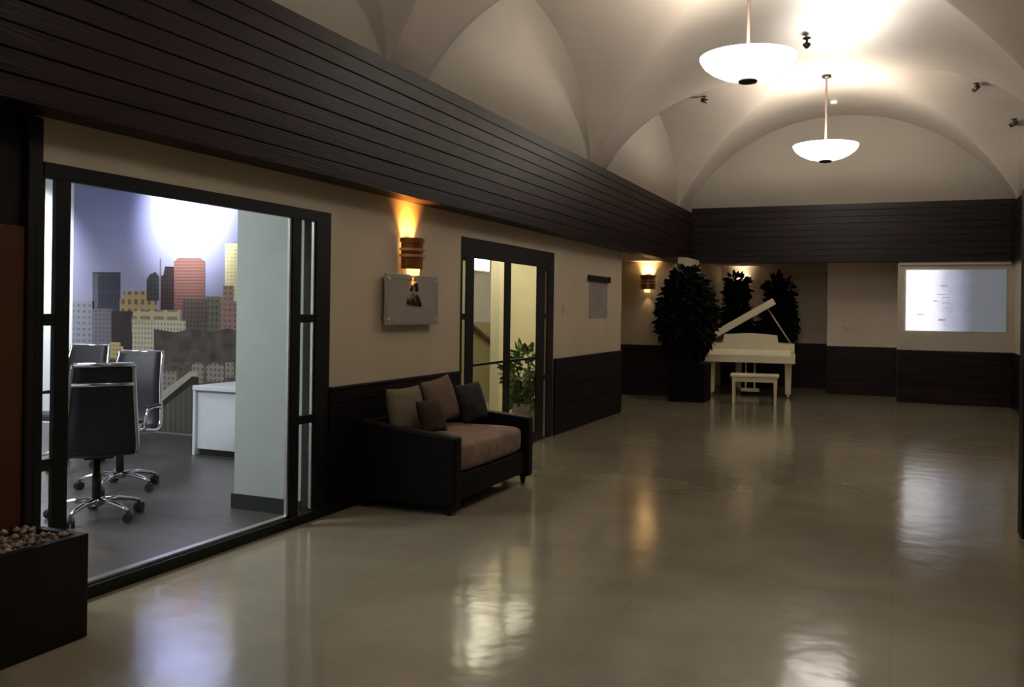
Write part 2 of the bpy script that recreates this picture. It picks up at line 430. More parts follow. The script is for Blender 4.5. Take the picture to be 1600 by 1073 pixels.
# door 2: pair of glass leaves between sidelights
FX0, FX1 = -3.660, -3.644
d2 = sempty('door_2')
fm = M['frame2']
frame_box('door_head', d2, [(FX0,FX1,7.33,9.75,1.935,2.12)], fm)
frame_box('jamb', d2, [(FX0,FX1,7.33,7.362,0,1.94)], fm)
frame_box('jamb', d2, [(FX0,FX1,9.55,9.75,0,1.94)], fm)
frame_box('stile', d2, [(FX0+.002,FX1-.002,7.44,7.61,0,1.94)], fm)
frame_box('stile', d2, [(FX0+.002,FX1-.002,8.33,8.49,0,1.94)], fm)
frame_box('stile', d2, [(FX0+.002,FX1-.002,9.22,9.46,0,1.94)], fm)
frame_box('sidelight_head', d2, [(FX0+.003,FX1-.003,7.362,7.44,1.9,1.94),(FX0+.003,FX1-.003,9.46,9.55,1.9,1.94)], fm)
for (y0, y1) in ((7.362,7.44),(9.46,9.55)):
    for z in (1.385, .695):
        frame_box('glazing_bar', d2, [(FX0+.001,FX1-.001,y0,y1,z-.03,z+.03)], fm)
for (y0, y1) in ((7.61,8.33),(8.49,9.22)):
    frame_box('push_bar', d2, [(FX0+.002,FX1+.004,y0,y1,.915,.94)], fm)
    frame_box('bottom_rail', d2, [(FX0+.001,FX1-.001,y0,y1,.02,.11)], fm)
frame_box('sill', d2, [(FX0,FX1,7.33,9.75,0,.02)], fm)
for (y0, y1) in ((7.362,7.44),(7.61,8.33),(8.49,9.22),(9.46,9.55)):
    frame_box('glass_pane', d2, [(-3.656,-3.652,y0,y1,.02,1.935)], M['glass'], 0)
b = MB(); b.box(-3.668,-3.66,9.462,9.49,.05,1.9); obj('edge_strip', b, M['alu'], d2)

# ------------------------------------------------------------------ office
ZO = 3.0
b = MB(); b.box(-12.0,-4.36,7.80,7.90,0,ZO); struct('wall_office_back', b, M['off_white'])
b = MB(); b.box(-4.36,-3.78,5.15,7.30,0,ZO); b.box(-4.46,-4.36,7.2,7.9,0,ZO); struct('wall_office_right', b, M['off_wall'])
b = MB(); b.box(-4.375,-3.775,5.135,5.15,0,.105); b.box(-4.375,-4.36,5.15,7.3,0,.105); struct('baseboard_office', b, M['off_base'])
b = MB(); b.box(-12.1,-12.0,.9,7.9,0,ZO); struct('wall_office_left', b, M['off_white'])
b = MB(); b.box(-12,-3.77,.9,1.0,0,ZO); struct('wall_office_front', b, M['off_white'])
b = MB(); b.box(-12.1,-3.77,.9,7.9,ZO,ZO+.1); struct('ceiling_office', b, M['off_white'])

# skyline mural: printed panel with each printed shape
mur = MB(); mats = []
def pr(poly, m, layer):
    if m not in mats: mats.append(m)
    y = 7.795-.0012*layer
    mur.add([(p[0], y, p[1]) for p in poly], [tuple(range(len(poly)))], mats.index(m))
S = srgb
K = {
 'sky': sky_print(),
 'cream_tall': brickmat('print_cream_tower', S(226,214,166), S(214,200,150), .05, .04, .012),
 'green_dark': brickmat('print_green_tower', S(62,64,62), S(45,48,50), .06, .05, .012),
 'dark_brown': brickmat('print_dark_tower', S(62,46,50), S(46,34,40), .04, .05, .01),
 'slate': brickmat('print_slate_tower', S(66,68,80), S(52,55,68), .05, .2, .012),
 'slate_side': mat('print_slate_side', S(92,94,106), .35, var=.1),
 'brick': brickmat('print_brick_tower', S(138,98,90), S(122,82,76), .5, .035, .012),
 'mast': mat('print_mast', S(120,110,104), .4),
 'yellow': brickmat('print_yellow_blocks', S(160,138,98), S(112,92,72), .10, .11, .03),
 'grey_left': brickmat('print_grey_block', S(136,136,146), S(110,112,124), .09, .07, .025),
 'mauve': brickmat('print_mauve_block', S(112,106,116), S(98,92,104), .06, .05, .015),
 'mauve_dark': mat('print_dark_side', S(52,42,48), .4, var=.2),
 'brown_grey': brickmat('print_brown_block', S(98,84,78), S(70,58,56), .05, .05, .015),
 'olive_grey': brickmat('print_olive_block', S(104,100,86), S(72,70,64), .06, .07, .02),
 'pink': brickmat('print_pink_block', S(146,118,108), S(122,96,90), .07, .06, .02),
 'cream': brickmat('print_cream_roof', S(178,164,134), S(140,124,100), .2, .09, .03),
 'cream_face': brickmat('print_cream_block', S(192,182,158), S(142,132,118), .048, .055, .016),
 'trees': mat('print_trees', S(82,74,68), .5, var=.45, scale=7),
 'houses': mat('print_houses', S(96,88,76), .5, var=.5, scale=18),
 'house_w': brickmat('print_house', S(150,142,130), S(112,104,96), .06, .06, .018),
 'ground': mat('print_ground', S(74,70,66), .5, var=.3, scale=5),
 'yellow_low': brickmat('print_yellow_house', S(184,166,112), S(140,122,82), .05, .05, .014),
 't_top': mat('print_terrace', S(176,166,150), .5, var=.1),
 't_dark': mat('print_terrace_edge', S(46,42,40), .5),
 't_slats': brickmat('print_terrace_slats', S(84,80,74), S(108,103,95), .075, 4, .02),
}
pr([(-9.06,.02),(-6.0,.02),(-6.0,2.9),(-9.06,2.9)], K['sky'], 0)
P_ = [
('cream_tall','cream_tall',[(-6.76,1.507),(-6.533,1.509),(-6.544,2.135),(-6.772,2.138)],1),
('slate','slate',[(-8.732,1.369),(-8.287,1.375),(-8.296,1.829),(-8.741,1.831)],1),
('slate_side','slate_side',[(-8.732,1.369),(-8.64,1.37),(-8.649,1.815),(-8.741,1.815)],2),
('yellow','yellow',[(-8.237,1.346),(-7.731,1.353),(-7.736,1.608),(-8.242,1.606)],2),
('yellow2','yellow',[(-8.295,1.271),(-8.078,1.274),(-8.082,1.525),(-8.3,1.524)],3),
('green_dark','green_dark',[(-7.888,1.50),(-7.706,1.50),(-7.711,1.78),(-7.76,1.83),(-7.85,1.80),(-7.893,1.74)],3),
('dark_brown','dark_brown',[(-7.69,1.38),(-7.46,1.38),(-7.466,1.885),(-7.62,1.892),(-7.64,1.80),(-7.70,1.76)],4),
('brick','brick',[(-7.478,1.40),(-7.037,1.40),(-7.045,1.944),(-7.109,1.981),(-7.431,1.984),(-7.487,1.941)],5),
('mast','mast',[(-7.69,1.35),(-7.671,1.35),(-7.681,1.979),(-7.7,1.979)],5),
('pink','pink',[(-6.816,1.10),(-6.57,1.10),(-6.576,1.481),(-6.637,1.481),(-6.64,1.676),(-6.79,1.676),(-6.788,1.549),(-6.823,1.549)],3),
('olive_grey','olive_grey',[(-7.022,1.10),(-6.816,1.10),(-6.823,1.556),(-7.029,1.555)],3),
('brown_grey','brown_grey',[(-7.351,1.10),(-7.004,1.10),(-7.011,1.526),(-7.358,1.524)],6),
('grey_left','grey_left',[(-9.05,.85),(-8.70,.85),(-8.71,1.49),(-9.05,1.488)],2),
('mauve','mauve',[(-8.723,.85),(-8.398,.85),(-8.408,1.403),(-8.733,1.399)],3),
('mauve_dark','mauve_dark',[(-8.418,.85),(-8.091,.85),(-8.099,1.378),(-8.427,1.373)],4),
('cream','cream',[(-8.104,1.126),(-7.379,1.143),(-7.384,1.401),(-8.06,1.392),(-8.109,1.30)],7),
('cream_face2','cream_face',[(-7.745,1.062),(-7.30,1.071),(-7.30,1.28),(-7.75,1.28)],8),
('cream_face','cream_face',[(-8.089,.80),(-7.741,.80),(-7.748,1.258),(-8.097,1.252)],9),
('ground','ground',[(-9.05,.02),(-6.0,.02),(-6.0,.60),(-9.05,.86)],1),
('tree_band','trees',[(-7.758,.70),(-6.0,.70),(-6.0,1.15),(-6.25,1.19),(-6.527,1.17),(-6.7,1.21),(-6.95,1.16),(-7.2,1.19),(-7.45,1.15),(-7.766,1.178)],10),
('houses','houses',[(-7.754,.47),(-6.0,.50),(-6.0,.843),(-6.521,.843),(-7.759,.80)],11),
('house_w1','house_w',[(-6.994,.614),(-6.745,.625),(-6.748,.793),(-6.87,.83),(-6.997,.784)],12),
('house_w2','house_w',[(-7.194,.591),(-7.03,.598),(-7.034,.796),(-7.11,.83),(-7.197,.79)],12),
('house_w3','house_w',[(-7.62,.485),(-7.414,.495),(-7.418,.71),(-7.624,.702)],12),
('house_w4','house_w',[(-6.728,.668),(-6.605,.673),(-6.608,.84),(-6.731,.836)],13),
('yellow_low','yellow_low',[(-8.468,.82),(-8.218,.82),(-8.221,.97),(-8.26,.97),(-8.27,1.012),(-8.43,1.012),(-8.44,.97),(-8.471,.97)],12),
('terrace_slats','t_slats',[(-7.84,.02),(-7.84,.152),(-7.194,.577),(-7.10,.577),(-7.10,.02)],12),
('terrace_top','t_top',[(-7.825,.183),(-7.752,.391),(-7.224,.718),(-7.11,.718),(-7.11,.619),(-7.194,.619)],13),
('terrace_dark','t_dark',[(-7.84,.15),(-7.84,.212),(-7.195,.662),(-7.10,.662),(-7.10,.577),(-7.194,.577)],14),
]
for n_, k_, poly, L in P_: pr(poly, K[k_], L)
o = obj('wall_mural', mur, mats)
tag(o, 'city skyline photo mural covering the back wall of the glass-fronted office', 'mural')

# cabinet
cab = thing('cabinet', 'low white cabinet with light top below the skyline mural', 'cabinet', (-5.7,7.1,0))
b = MB(); b.box(-.54,.54,-.27,.27,.06,.625); obj('body', b, M['cab'], cab, bevel=.004)
b = MB(); b.box(-.575,.575,-.31,.29,.63,.675); obj('countertop', b, M['cab'], cab, bevel=.006)
b = MB(); b.box(-.52,.52,-.25,.25,0,.06); obj('plinth', b, M['off_base'], cab)
b = MB(); b.box(-.575,-.545,-.30,.28,.0,.63); obj('end_panel', b, M['cab'], cab, bevel=.003)

# --- executive swivel chair (faces +Y locally)
def make_chair(label):
    t = thing('office_chair', label, 'chair', (0,0,0), 0, 'office swivel chairs')
    # sling profile in (y, z): front lip of the seat to the top of the back
    prof = [(.27,.43),(.25,.475),(.15,.485),(0,.465),(-.13,.45),(-.20,.475),(-.235,.56),(-.25,.68),(-.265,.80),(-.30,.93),(-.345,1.06)]
    def smooth(pr, n=4):
        out = []
        for i in range(len(pr)-1):
            p0 = pr[max(0,i-1)]; p1 = pr[i]; p2 = pr[i+1]; p3 = pr[min(len(pr)-1,i+2)]
            for k in range(n):
                u = k/n
                out.append(tuple(.5*((2*p1[a])+(-p0[a]+p2[a])*u+(2*p0[a]-5*p1[a]+4*p2[a]-p3[a])*u*u+(-p0[a]+3*p1[a]-3*p2[a]+p3[a])*u**3) for a in (0,1)))
        out.append(pr[-1]); return out
    sp = smooth(prof); hw = .20; th = .014
    def hwz(z): return .212-.045*max(0,(z-.50))/.56
    def sling(seg, name, m):
        b = MB(); n = len(seg)
        nrm = []
        for i in range(n):
            a = seg[max(0,i-1)]; c = seg[min(n-1,i+1)]
            d = (c[0]-a[0], c[1]-a[1]); L = math.hypot(*d); nrm.append((d[1]/L, -d[0]/L))
        for side in (1,-1):
            b.grid(lambda u, v: ((-1+2*u)*hwz(seg[int(round(v*(n-1)))][1]), seg[int(round(v*(n-1)))][0]+side*th*nrm[int(round(v*(n-1)))][0]*(1+.5*math.sin(PI*u)),
                                 seg[int(round(v*(n-1)))][1]+side*th*nrm[int(round(v*(n-1)))][1]*(1+.5*math.sin(PI*u))), 6, n-1)
        for x in (-hw, hw):
            vs = []
            for i in range(n):
                for side in (1,-1): vs.append((math.copysign(hwz(seg[i][1]),x), seg[i][0]+side*th*nrm[i][0], seg[i][1]+side*th*nrm[i][1]))
            b.add(vs, [(2*i,2*i+1,2*i+3,2*i+2) for i in range(n-1)])
        for i in (0, n-1):
            b.add([(math.copysign(hwz(seg[i][1]),x), seg[i][0]+s*th*nrm[i][0], seg[i][1]+s*th*nrm[i][1]) for x, s in ((-hw,1),(hw,1),(hw,-1),(-hw,-1))], [(0,1,2,3)])
        return obj(name, b, m, t)
    cut = 4*5
    sling(sp[:cut+1], 'seat', M['mesh_fabric']); sling(sp[cut:], 'backrest', M['mesh_fabric'])
    for s in (-1, 1):
        b = MB(); b.tube([(s*(hwz(p[1])+.012), p[0], p[1]) for p in sp], .016, 8); obj('side_rail', b, M['chrome'], t)
    for i in (len(sp)-1, len(sp)-5):
        b = MB(); p = sp[i]; q = hwz(p[1])+.01; b.tube([(-q, p[0]-.018, p[1]),(q, p[0]-.018, p[1])], .015, 8); obj('cross_bar', b, M['chrome'], t)
    for s in (-1, 1):
        b = MB()
        pts = [(s*.224,.10,.475),(s*.25,.11,.49),(s*.255,.11,.58),(s*.255,.08,.635),(s*.255,-.02,.645),(s*.25,-.14,.635),(s*.215,-.235,.61)]
        b.tube(pts, .011, 8); a = obj('armrest', b, M['chrome'], t)
        b = MB(); b.box(s*.255-.02, s*.255+.02, -.12, .08, .645, .662); obj('pad', b, M['rubber'], a, bevel=.006)
    b = MB(); b.lathe([(.03,.12),(.03,.30),(.022,.30),(.022,.43)], 16, cap=True); b.box(-.09,.09,-.12,.10,.415,.44); obj('gas_lift', b, M['bronze'], t)
    b = MB(); b.lathe([(.0,.085),(.045,.085),(.045,.125),(.032,.135)], 16, cap=False)
    for k in range(5):
        q = 2*PI*k/5+.3; c, s = math.cos(q), math.sin(q)
        b.tube([(.03*c,.03*s,.115),(.15*c,.15*s,.115),(.25*c,.25*s,.095),(.30*c,.30*s,.075)], .018, 8, taper=[1.1,1,.8,.7])
    base = obj('base', b, M['chrome'], t)
    for k in range(5):
        q = 2*PI*k/5+.3; c, s = math.cos(q), math.sin(q)
        b = MB(); Mx = Matrix.Translation((.295*c,.295*s,.032)) @ Matrix.Rotation(q+.7, 4, 'Z') @ Matrix.Rotation(PI/2, 4, 'X')
        vs = []
        for z in (-.022,-.006): vs.append(z)
        for (z0, z1) in ((-.026,-.005),(.005,.026)):
            ring = [(.032*math.cos(2*PI*i/14), .032*math.sin(2*PI*i/14)) for i in range(14)]
            b.prism(ring, 'z', z0, z1, M=Mx)
        b.tube([(.295*c,.295*s,.03),(.295*c,.295*s,.08)], .009, 6)
        obj('caster', b, M['rubber'], base)
    return t
ch = make_chair('dark swivel chair seen from behind, nearest the office glass')
ch.location = (-4.98,4.50,0); ch.rotation_euler = (0,0,math.atan2(.60,-.80)-PI/2)
dup(ch, (-5.62,5.30,0), math.atan2(-.80,.30)-PI/2, 'dark swivel chair turned sideways behind the front office chair')
dup(ch, (-6.82,5.85,0), math.atan2(-1,.35)-PI/2, 'dark swivel chair mostly hidden behind the left door stile')

# --- stairwell room behind door 2
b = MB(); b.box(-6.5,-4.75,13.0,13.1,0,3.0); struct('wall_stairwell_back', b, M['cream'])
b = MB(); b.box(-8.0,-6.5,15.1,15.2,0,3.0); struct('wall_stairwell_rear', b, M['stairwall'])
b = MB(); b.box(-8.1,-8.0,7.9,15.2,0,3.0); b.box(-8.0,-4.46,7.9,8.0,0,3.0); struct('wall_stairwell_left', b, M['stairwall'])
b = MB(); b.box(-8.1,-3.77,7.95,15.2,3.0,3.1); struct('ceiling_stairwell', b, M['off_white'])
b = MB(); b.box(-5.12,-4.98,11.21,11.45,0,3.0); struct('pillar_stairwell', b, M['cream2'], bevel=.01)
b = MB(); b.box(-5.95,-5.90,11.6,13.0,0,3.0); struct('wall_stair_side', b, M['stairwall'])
# handrail on the stair side wall
hr = thing('handrail', 'reddish brown wooden handrail sloping on the stairwell wall', 'handrail', (-5.86,12.4,0))
b = MB(); b.tube([(0,-.40,1.27),(0,.56,.934)], .035, 10); obj('rail', b, M['rail'], hr)
for y in (-.3, .1, .5):
    b = MB(); z = 1.27-(y+.40)*.35; b.tube([(-.04,y,z-.05),(0,y,z-.05),(0,y,z-.01)], .01, 6); obj('bracket', b, M['bronze'], hr)
cl = thing('wall_light', 'bright white light box high on the stairwell wall above the handrail', 'light', (-5.90,12.62,2.25))
b = MB(); b.box(.03,.04,-.5,.16,-.19,.15); obj('diffuser', b, M['led'], cl)
b = MB(); b.box(0,.03,-.53,.19,-.21,.18); obj('frame', b, M['white_plastic'], cl)

def leaf_cloud(b, blobs, n, size, rnd, mi=0, droop=.3, hollow=.55):
    for k in range(n):
        c, r = rnd.choices(blobs, weights=[q[1][0]*q[1][1]*q[1][2] for q in blobs])[0]
        while True:
            d = Vector((rnd.uniform(-1,1), rnd.uniform(-1,1), rnd.uniform(-1,1)))
            if .05 < d.length < 1: break
        d = d.normalized()*(hollow+(1-hollow)*rnd.random())
        p = Vector((c[0]+d.x*r[0], c[1]+d.y*r[1], c[2]+d.z*r[2]))
        out = (Vector((d.x,d.y,d.z-droop))+Vector((rnd.uniform(-.6,.6),rnd.uniform(-.6,.6),rnd.uniform(-.6,.6)))).normalized()
        side = out.cross(Vector((rnd.uniform(-1,1),rnd.uniform(-1,1),rnd.uniform(-1,1))))
        if side.length < .05: continue
        side.normalize(); nn = side.cross(out)
        L = size*rnd.uniform(.7,1.3); w = L*.26
        b.add([p, p+out*L*.35+side*w+nn*.01, p+out*L*.75+side*w*.6, p+out*L-nn*.02*L, p+out*L*.75-side*w*.6, p+out*L*.35-side*w+nn*.01],
              [(0,1,2,3),(0,3,4,5)], mi)

# potted plant beyond the glass of door 2
pp = thing('potted_plant', 'leafy green potted plant behind the glass of the narrow door', 'plant', (-4.30,10.52,0))
b = MB(); b.lathe([(.0,0),(.13,0),(.17,.26),(.18,.28),(.165,.28),(.15,.24),(0,.24)], 24); obj('pot', b, M['pot2'], pp)
b = MB()
for k in range(7):
    q = k*2*PI/7; b.tube([(.03*math.cos(q),.03*math.sin(q),.24),(.08*math.cos(q),.08*math.sin(q),.5),(.2*math.cos(q),.2*math.sin(q),.75)], .008, 5)
obj('stem', b, M['trunk'], pp)
b = MB(); leaf_cloud(b, [((0,0,.66),(.26,.30,.34)),((.05,.05,.40),(.28,.30,.2))], 620, .12, random.Random(3)); obj('foliage', b, M['leaf'], pp)

# ------------------------------------------------------------------ planter lower left
pl = thing('floor_planter', 'dark wood planter box filled with pebbles beside the office door', 'planter', (-3.43,1.85,0))
b = MB(); x0, x1, y0, y1 = -.195,.2,-1.0,1.03
b.box(x0,x1,y0,y0+.04,0,.45); b.box(x0,x1,y1-.04,y1,0,.45); b.box(x0,x0+.04,y0+.04,y1-.04,0,.45); b.box(x1-.04,x1,y0+.04,y1-.04,0,.45)
b.box(x0+.04,x1-.04,y0+.04,y1-.04,.0,.38); obj('box', b, M['wood_dark'], pl, bevel=.004)
b = MB(); rn = random.Random(5)
for k in range(900):
    px, py = rn.uniform(x0+.05,x1-.05), rn.uniform(-.1,y1-.05); r = rn.uniform(.012,.024); z = .395+rn.uniform(0,.06)
    a = [Vector((1,0,0)),Vector((0,1,0)),Vector((0,0,.7)),Vector((-1,0,0)),Vector((0,-1,0)),Vector((0,0,-.7))]
    R_ = Matrix.Rotation(rn.uniform(0,6),3,'Z')
    b.add([Vector((px,py,z))+R_ @ (q*r) for q in a], [(0,1,2),(1,3,2),(3,4,2),(4,0,2),(1,0,5),(3,1,5),(4,3,5),(0,4,5)], 0, True)
peb = obj('pebbles', b, M['stone'], loc=(-3.43,1.85,0)); tag(peb, 'brown pebbles filling the dark planter box', 'pebbles', kind='stuff')

# ------------------------------------------------------------------ love seat with pillows
so = thing('sofa', 'dark brown leather love seat with a beige seat cushion', 'sofa', (-3.2,6.31,0))
# local: x towards the room, y along the wall
YH = .64
b = MB(); b.box(-.36,.37,-.62,.62,.09,.28); obj('seat_base', b, M['sofa'], so, bevel=.015)
b = MB(); b.box(-.41,-.33,-.62,.62,.09,.63); obj('backrest', b, M['sofa'], so, bevel=.03)
for s in (-1, 1):
    b = MB()
    ya, yb = (s*.62, s*.735)
    b.prism([(-.41,.06),(.40,.06),(.40,.555),(-.10,.60),(-.41,.635)], 'y', min(ya,yb), max(ya,yb)); obj('armrest', b, M['sofa'], so, bevel=.02)
def soft_box(hx, hy, hz, e=.35, n=12):
    """rounded cushion"""
    b = MB(); 
    def sp(w, m): return math.copysign(abs(math.cos(w))**m, math.cos(w)), math.copysign(abs(math.sin(w))**m, math.sin(w))
    def f(u, v):
        th = -PI/2+PI*v; ph = -PI+2*PI*u
        ct, st = sp(th, .35); cp, sp_ = sp(ph, e)
        return (hx*ct*cp, hy*ct*sp_, hz*st)
    b.grid(f, 4*n, 2*n); return b
b = soft_box(.355,.612,.115,.25); obj('seat_cushion', b, M['cushion'], so, loc=(.03,0,.385))
for (x, y) in ((.33,-.68),(.33,.68),(-.35,-.68),(-.35,.68)):
    b = MB(); b.lathe([(.018,0),(.028,.07)], 10, c=(x,y,0), cap=True); obj('leg', b, M['wood_dark'], so)
def pillow(name, label, m, w, h, t, loc, rot):
    """square scatter pillow with pinched corners; local x = thickness"""
    b = MB(); N = 18
    for s in (1,-1):
        def f(u, v):
            a, c = 2*u-1, 2*v-1
            k = (1-a*a)*(1-c*c)
            pin = 1-.10*(1-(1-abs(a))**.5)*0
            ed = 1-.07*math.cos(a*PI/2)**1*(abs(c)**3); ed2 = 1-.07*math.cos(c*PI/2)*(abs(a)**3)
            return (s*t*k**.42, a*w/2*ed2, c*h/2*ed)
        b.grid(f, N, N)
    o = obj(name, b, m, loc=loc, rot=rot); tag(o, label, 'pillow', 'pillows on the love seat'); return o
pillow('throw_pillow', 'large beige pillow nearest the viewer on the love seat', M['pil1'], .47, .36, .07, (-3.43,5.99,.675), (0,-.22,-.05))
pillow('throw_pillow', 'small dark brown pillow between the beige and tan pillows', M['pil2'], .29, .26, .055, (-3.235,6.03,.635), (0,-.35,-.15))
pillow('throw_pillow', 'tan pillow leaning in the middle of the love seat', M['pil3'], .42, .37, .07, (-3.375,6.44,.715), (.12,-.28,-.12))
pillow('throw_pillow', 'dark patterned pillow against the far arm of the love seat', M['pil4'], .30, .33, .07, (-3.26,6.785,.675), (.08,-.3,-.3))

# ------------------------------------------------------------------ wall sconces
def sconce(label, loc, rz, w=.13, copper=True):
    """local +x points away from the wall"""
    t = thing('wall_sconce', label, 'lamp', loc, rz, 'wall sconces')
    b = MB(); b.box(0,.02,-.05,.05,-.12,.12); obj('backplate', b, M['copper'], t, bevel=.004)
    b = MB()
    b.lathe([(w,-.125),(w*1.0,.125),(w-.008,.125),(w-.008,-.125),(w,-.125)], 20, c=(.015,0,0), a0=-PI/2, a1=PI/2, smooth=False)
    obj('shade', b, M['copper'], t)
    for z in (-.02,.03):
        b = MB(); b.lathe([(w,z-.010),(w+.022,z-.010),(w+.022,z+.010),(w,z+.010)], 20, c=(.012,0,0), a0=-PI/2, a1=PI/2, smooth=False)
        obj('band', b, M['copper_light'], t)
    b = MB(); b.lathe([(w+.004,.085),(w+.014,.085),(w+.014,.12),(w+.004,.12)], 20, c=(.012,0,0), a0=-PI/2, a1=PI/2, smooth=False); obj('rim', b, M['copper'], t)
    b = MB(); b.lathe([(0,-.015),(.02,-.01),(.028,.02),(.02,.05),(0,.06)], 12, c=(.06,0,.06)); obj('bulb', b, M['bulb'] if copper else M['bulb_warm'], t)
    b = MB(); b.lathe([(.0,-.18),(.05,-.175),(.055,-.11),(.0,-.11)], 16, c=(.062,0,0)); obj('lower_glass', b, M['glow'], t)
    return t
def light(name, kind, loc, energy, color, parent=None, **k):
    l = bpy.data.lights.new(name, kind); l.energy = energy; l.color = color
    for a, v in k.items(): setattr(l, a, v)
    o = bpy.data.objects.new(name, l); C.objects.link(o); o.location = loc
    if parent: o.parent = parent
    return o
s1 = sconce('copper wall sconce with banded shade between the two glass doors', (XW,6.345,1.895), 0, .118)
s2 = sconce('copper wall sconce on the far wall left of the tall plant', (-3.97,15.30,1.97), -PI/2, .13, False)
s3 = sconce('copper wall sconce on the recessed far wall behind the piano plant', (-2.86,18.60,1.97), -PI/2, .13, False)
for s, col, e in ((s1,(1,.36,.06),9),(s2,(1,.66,.30),4.5),(s3,(1,.82,.62),1.6)):
    l = light('sconce_uplight', 'AREA', (.034,0,.108), e, col, s, shape='RECTANGLE', size=.05, size_y=.20, spread=1.35)
    l.rotation_euler = (PI,0,0)
    l = light('sconce_downlight', 'SPOT', (.065,0,-.185), e*.45, col, s, spot_size=1.4, spot_blend=.7, shadow_soft_size=.02)

# ------------------------------------------------------------------ plaque, scroll, switches
pq = thing('wall_plaque', 'silver grey plaque with a dark emblem below the near sconce', 'sign', (XW,6.355,1.52))
b = MB(); b.box(.045,.06,-.43,.43,-.20,.205); obj('panel', b, M['plaque'], pq, bevel=.004)
b = MB()
for (y0,y1,z0,z1) in ((-.40,.40,.165,.172),(-.40,.40,-.172,-.165),(-.40,-.392,-.165,.165),(.392,.40,-.165,.165)): b.box(.060,.0625,y0,y1,z0,z1)
obj('border', b, M['plaque_edge'], pq)
for y in (-.38,.38):
    for z in (-.155,.16):
        b = MB(); b.tube([(0,y,z),(.068,y,z)], .014, 12); obj('standoff', b, M['chrome'], pq)
b = MB()
def stroke(pts, r=.014): b.tube([(.062,p[0],p[1]) for p in pts], r, 6)
stroke([(-.045,.075),(-.03,.115),(.0,.135)]); stroke([(.01,.145),(.04,.13),(.055,.075)], .017)
stroke([(-.085,-.035),(-.08,.02)], .018); stroke([(-.045,-.04),(-.035,.0),(.01,.045)], .016); stroke([(.015,-.045),(.01,.02)], .014)
stroke([(.045,.04),(.085,-.005),(.11,-.045)], .02); stroke([(.05,-.045),(.055,-.01)], .010)
obj('emblem', b, M['ink'], pq)
sc = thing('wall_scroll', 'small hanging notice with a dark brown top bar near the corner', 'notice', (XW,11.45,1.36))
b = MB(); b.box(.0,.006,-.38,.40,.0,.49); obj('sheet', b, M['paper'], sc)
b = MB(); b.box(.0,.03,-.46,.46,.485,.56); b.tube([(.02,.38,.53),(.05,.38,.53)], .035, 12); obj('top_bar', b, M['bronze'], sc, bevel=.004)
b = MB()
for k in range(9): b.box(.006,.0075,-.30,.30-.1*(k%3),.42-.042*k,.43-.042*k)
obj('lines', b, M['ink_grey'], sc)
sw = thing('light_switch', 'small cream switch plate on the wall right of the narrow door', 'switch', (XW,10.09,1.46))
b = MB(); b.box(0,.01,-.04,.04,-.06,.06); obj('plate', b, M['plate'], sw, bevel=.003)
b = MB(); b.box(.01,.016,-.015,.015,-.025,.025); obj('rocker', b, M['plate'], sw, bevel=.002)
sw = thing('thermostat', 'small white wall button on the pale far wall panel', 'switch', (-.80,17.403,1.25))
b = MB(); b.lathe([(.055,0),(.055,.02),(.045,.028),(0,.028)], 20); o = obj('dial', b, M['white_plastic'], sw, rot=(PI/2,0,0))

# ------------------------------------------------------------------ projection screen
def screen_mat():
    m, nt, p = nodes('lit_projection_image')
    tc = nt.nodes.new('ShaderNodeTexCoord'); sp = nt.nodes.new('ShaderNodeSeparateXYZ'); nt.links.new(tc.outputs['Object'], sp.inputs[0])
    mr = nt.nodes.new('ShaderNodeMapRange'); mr.inputs['From Min'].default_value = -.75; mr.inputs['From Max'].default_value = .75
    nt.links.new(sp.outputs['X'], mr.inputs['Value'])
    n = nt.nodes.new('ShaderNodeTexNoise'); n.inputs['Scale'].default_value = 5; n.inputs['Detail'].default_value = 3
    nt.links.new(tc.outputs['Object'], n.inputs['Vector'])
    ma = nt.nodes.new('ShaderNodeMath'); ma.operation = 'MULTIPLY_ADD'; ma.inputs[1].default_value = .10; ma.inputs[2].default_value = -.05
    nt.links.new(n.outputs['Fac'], ma.inputs[0])
    ad = nt.nodes.new('ShaderNodeMath'); nt.links.new(ma.outputs[0], ad.inputs[0]); nt.links.new(mr.outputs[0], ad.inputs[1])
    r = nt.nodes.new('ShaderNodeValToRGB'); e = r.color_ramp.elements
    e[0].position = .18; e[0].color = (1,1,1,1); e[1].position = 1; e[1].color = (.10,.112,.122,1)
    for pos, col in ((.30,(.80,.80,.90,1)),(.42,(.40,.42,.52,1)),(.58,(.19,.20,.26,1)),(.66,(.118,.124,.146,1))):
        q = e.new(pos); q.color = col
    nt.links.new(ad.outputs[0], r.inputs['Fac'])
    p.inputs['Base Color'].default_value = (.05,.05,.05,1); p.inputs['Roughness'].default_value = .5
    nt.links.new(r.outputs['Color'], p.inputs['Emission Color']); p.inputs['Emission Strength'].default_value = 1.15
    return m
ps = thing('projection_screen', 'lit screen showing a pale slide on the far wall', 'screen', (.905,16.395,1.71))
b = MB(); b.box(-.745,.735,-.012,.0,-.505,.505); obj('lit_image', b, screen_mat(), ps)
m_mark = mat('slide_marks', (.12,.12,.14,1), .6, emit=.30, ecol=(.9,.95,1.2,1))
for (x, z, w, h) in ((-.17,.24,.10,.022),(-.20,.10,.14,.012),(-.14,.05,.12,.012),(-.30,-.01,.06,.014),(-.12,-.04,.16,.012),(-.10,-.12,.10,.014),(-.05,-.18,.12,.012),(-.20,-.32,.10,.03),(-.52,-.24,.1,.012),(.03,.12,.06,.014)):
    b = MB(); b.box(x-w/2,x+w/2,-.0135,-.012,z-h/2,z+h/2); obj('text_mark', b, m_mark, ps)
b = MB()
for q in ((-.86,.86,-.03,.004,.585,.62),): b.box(*q)
obj('casing', b, M['whitepanel'], ps, bevel=.006)

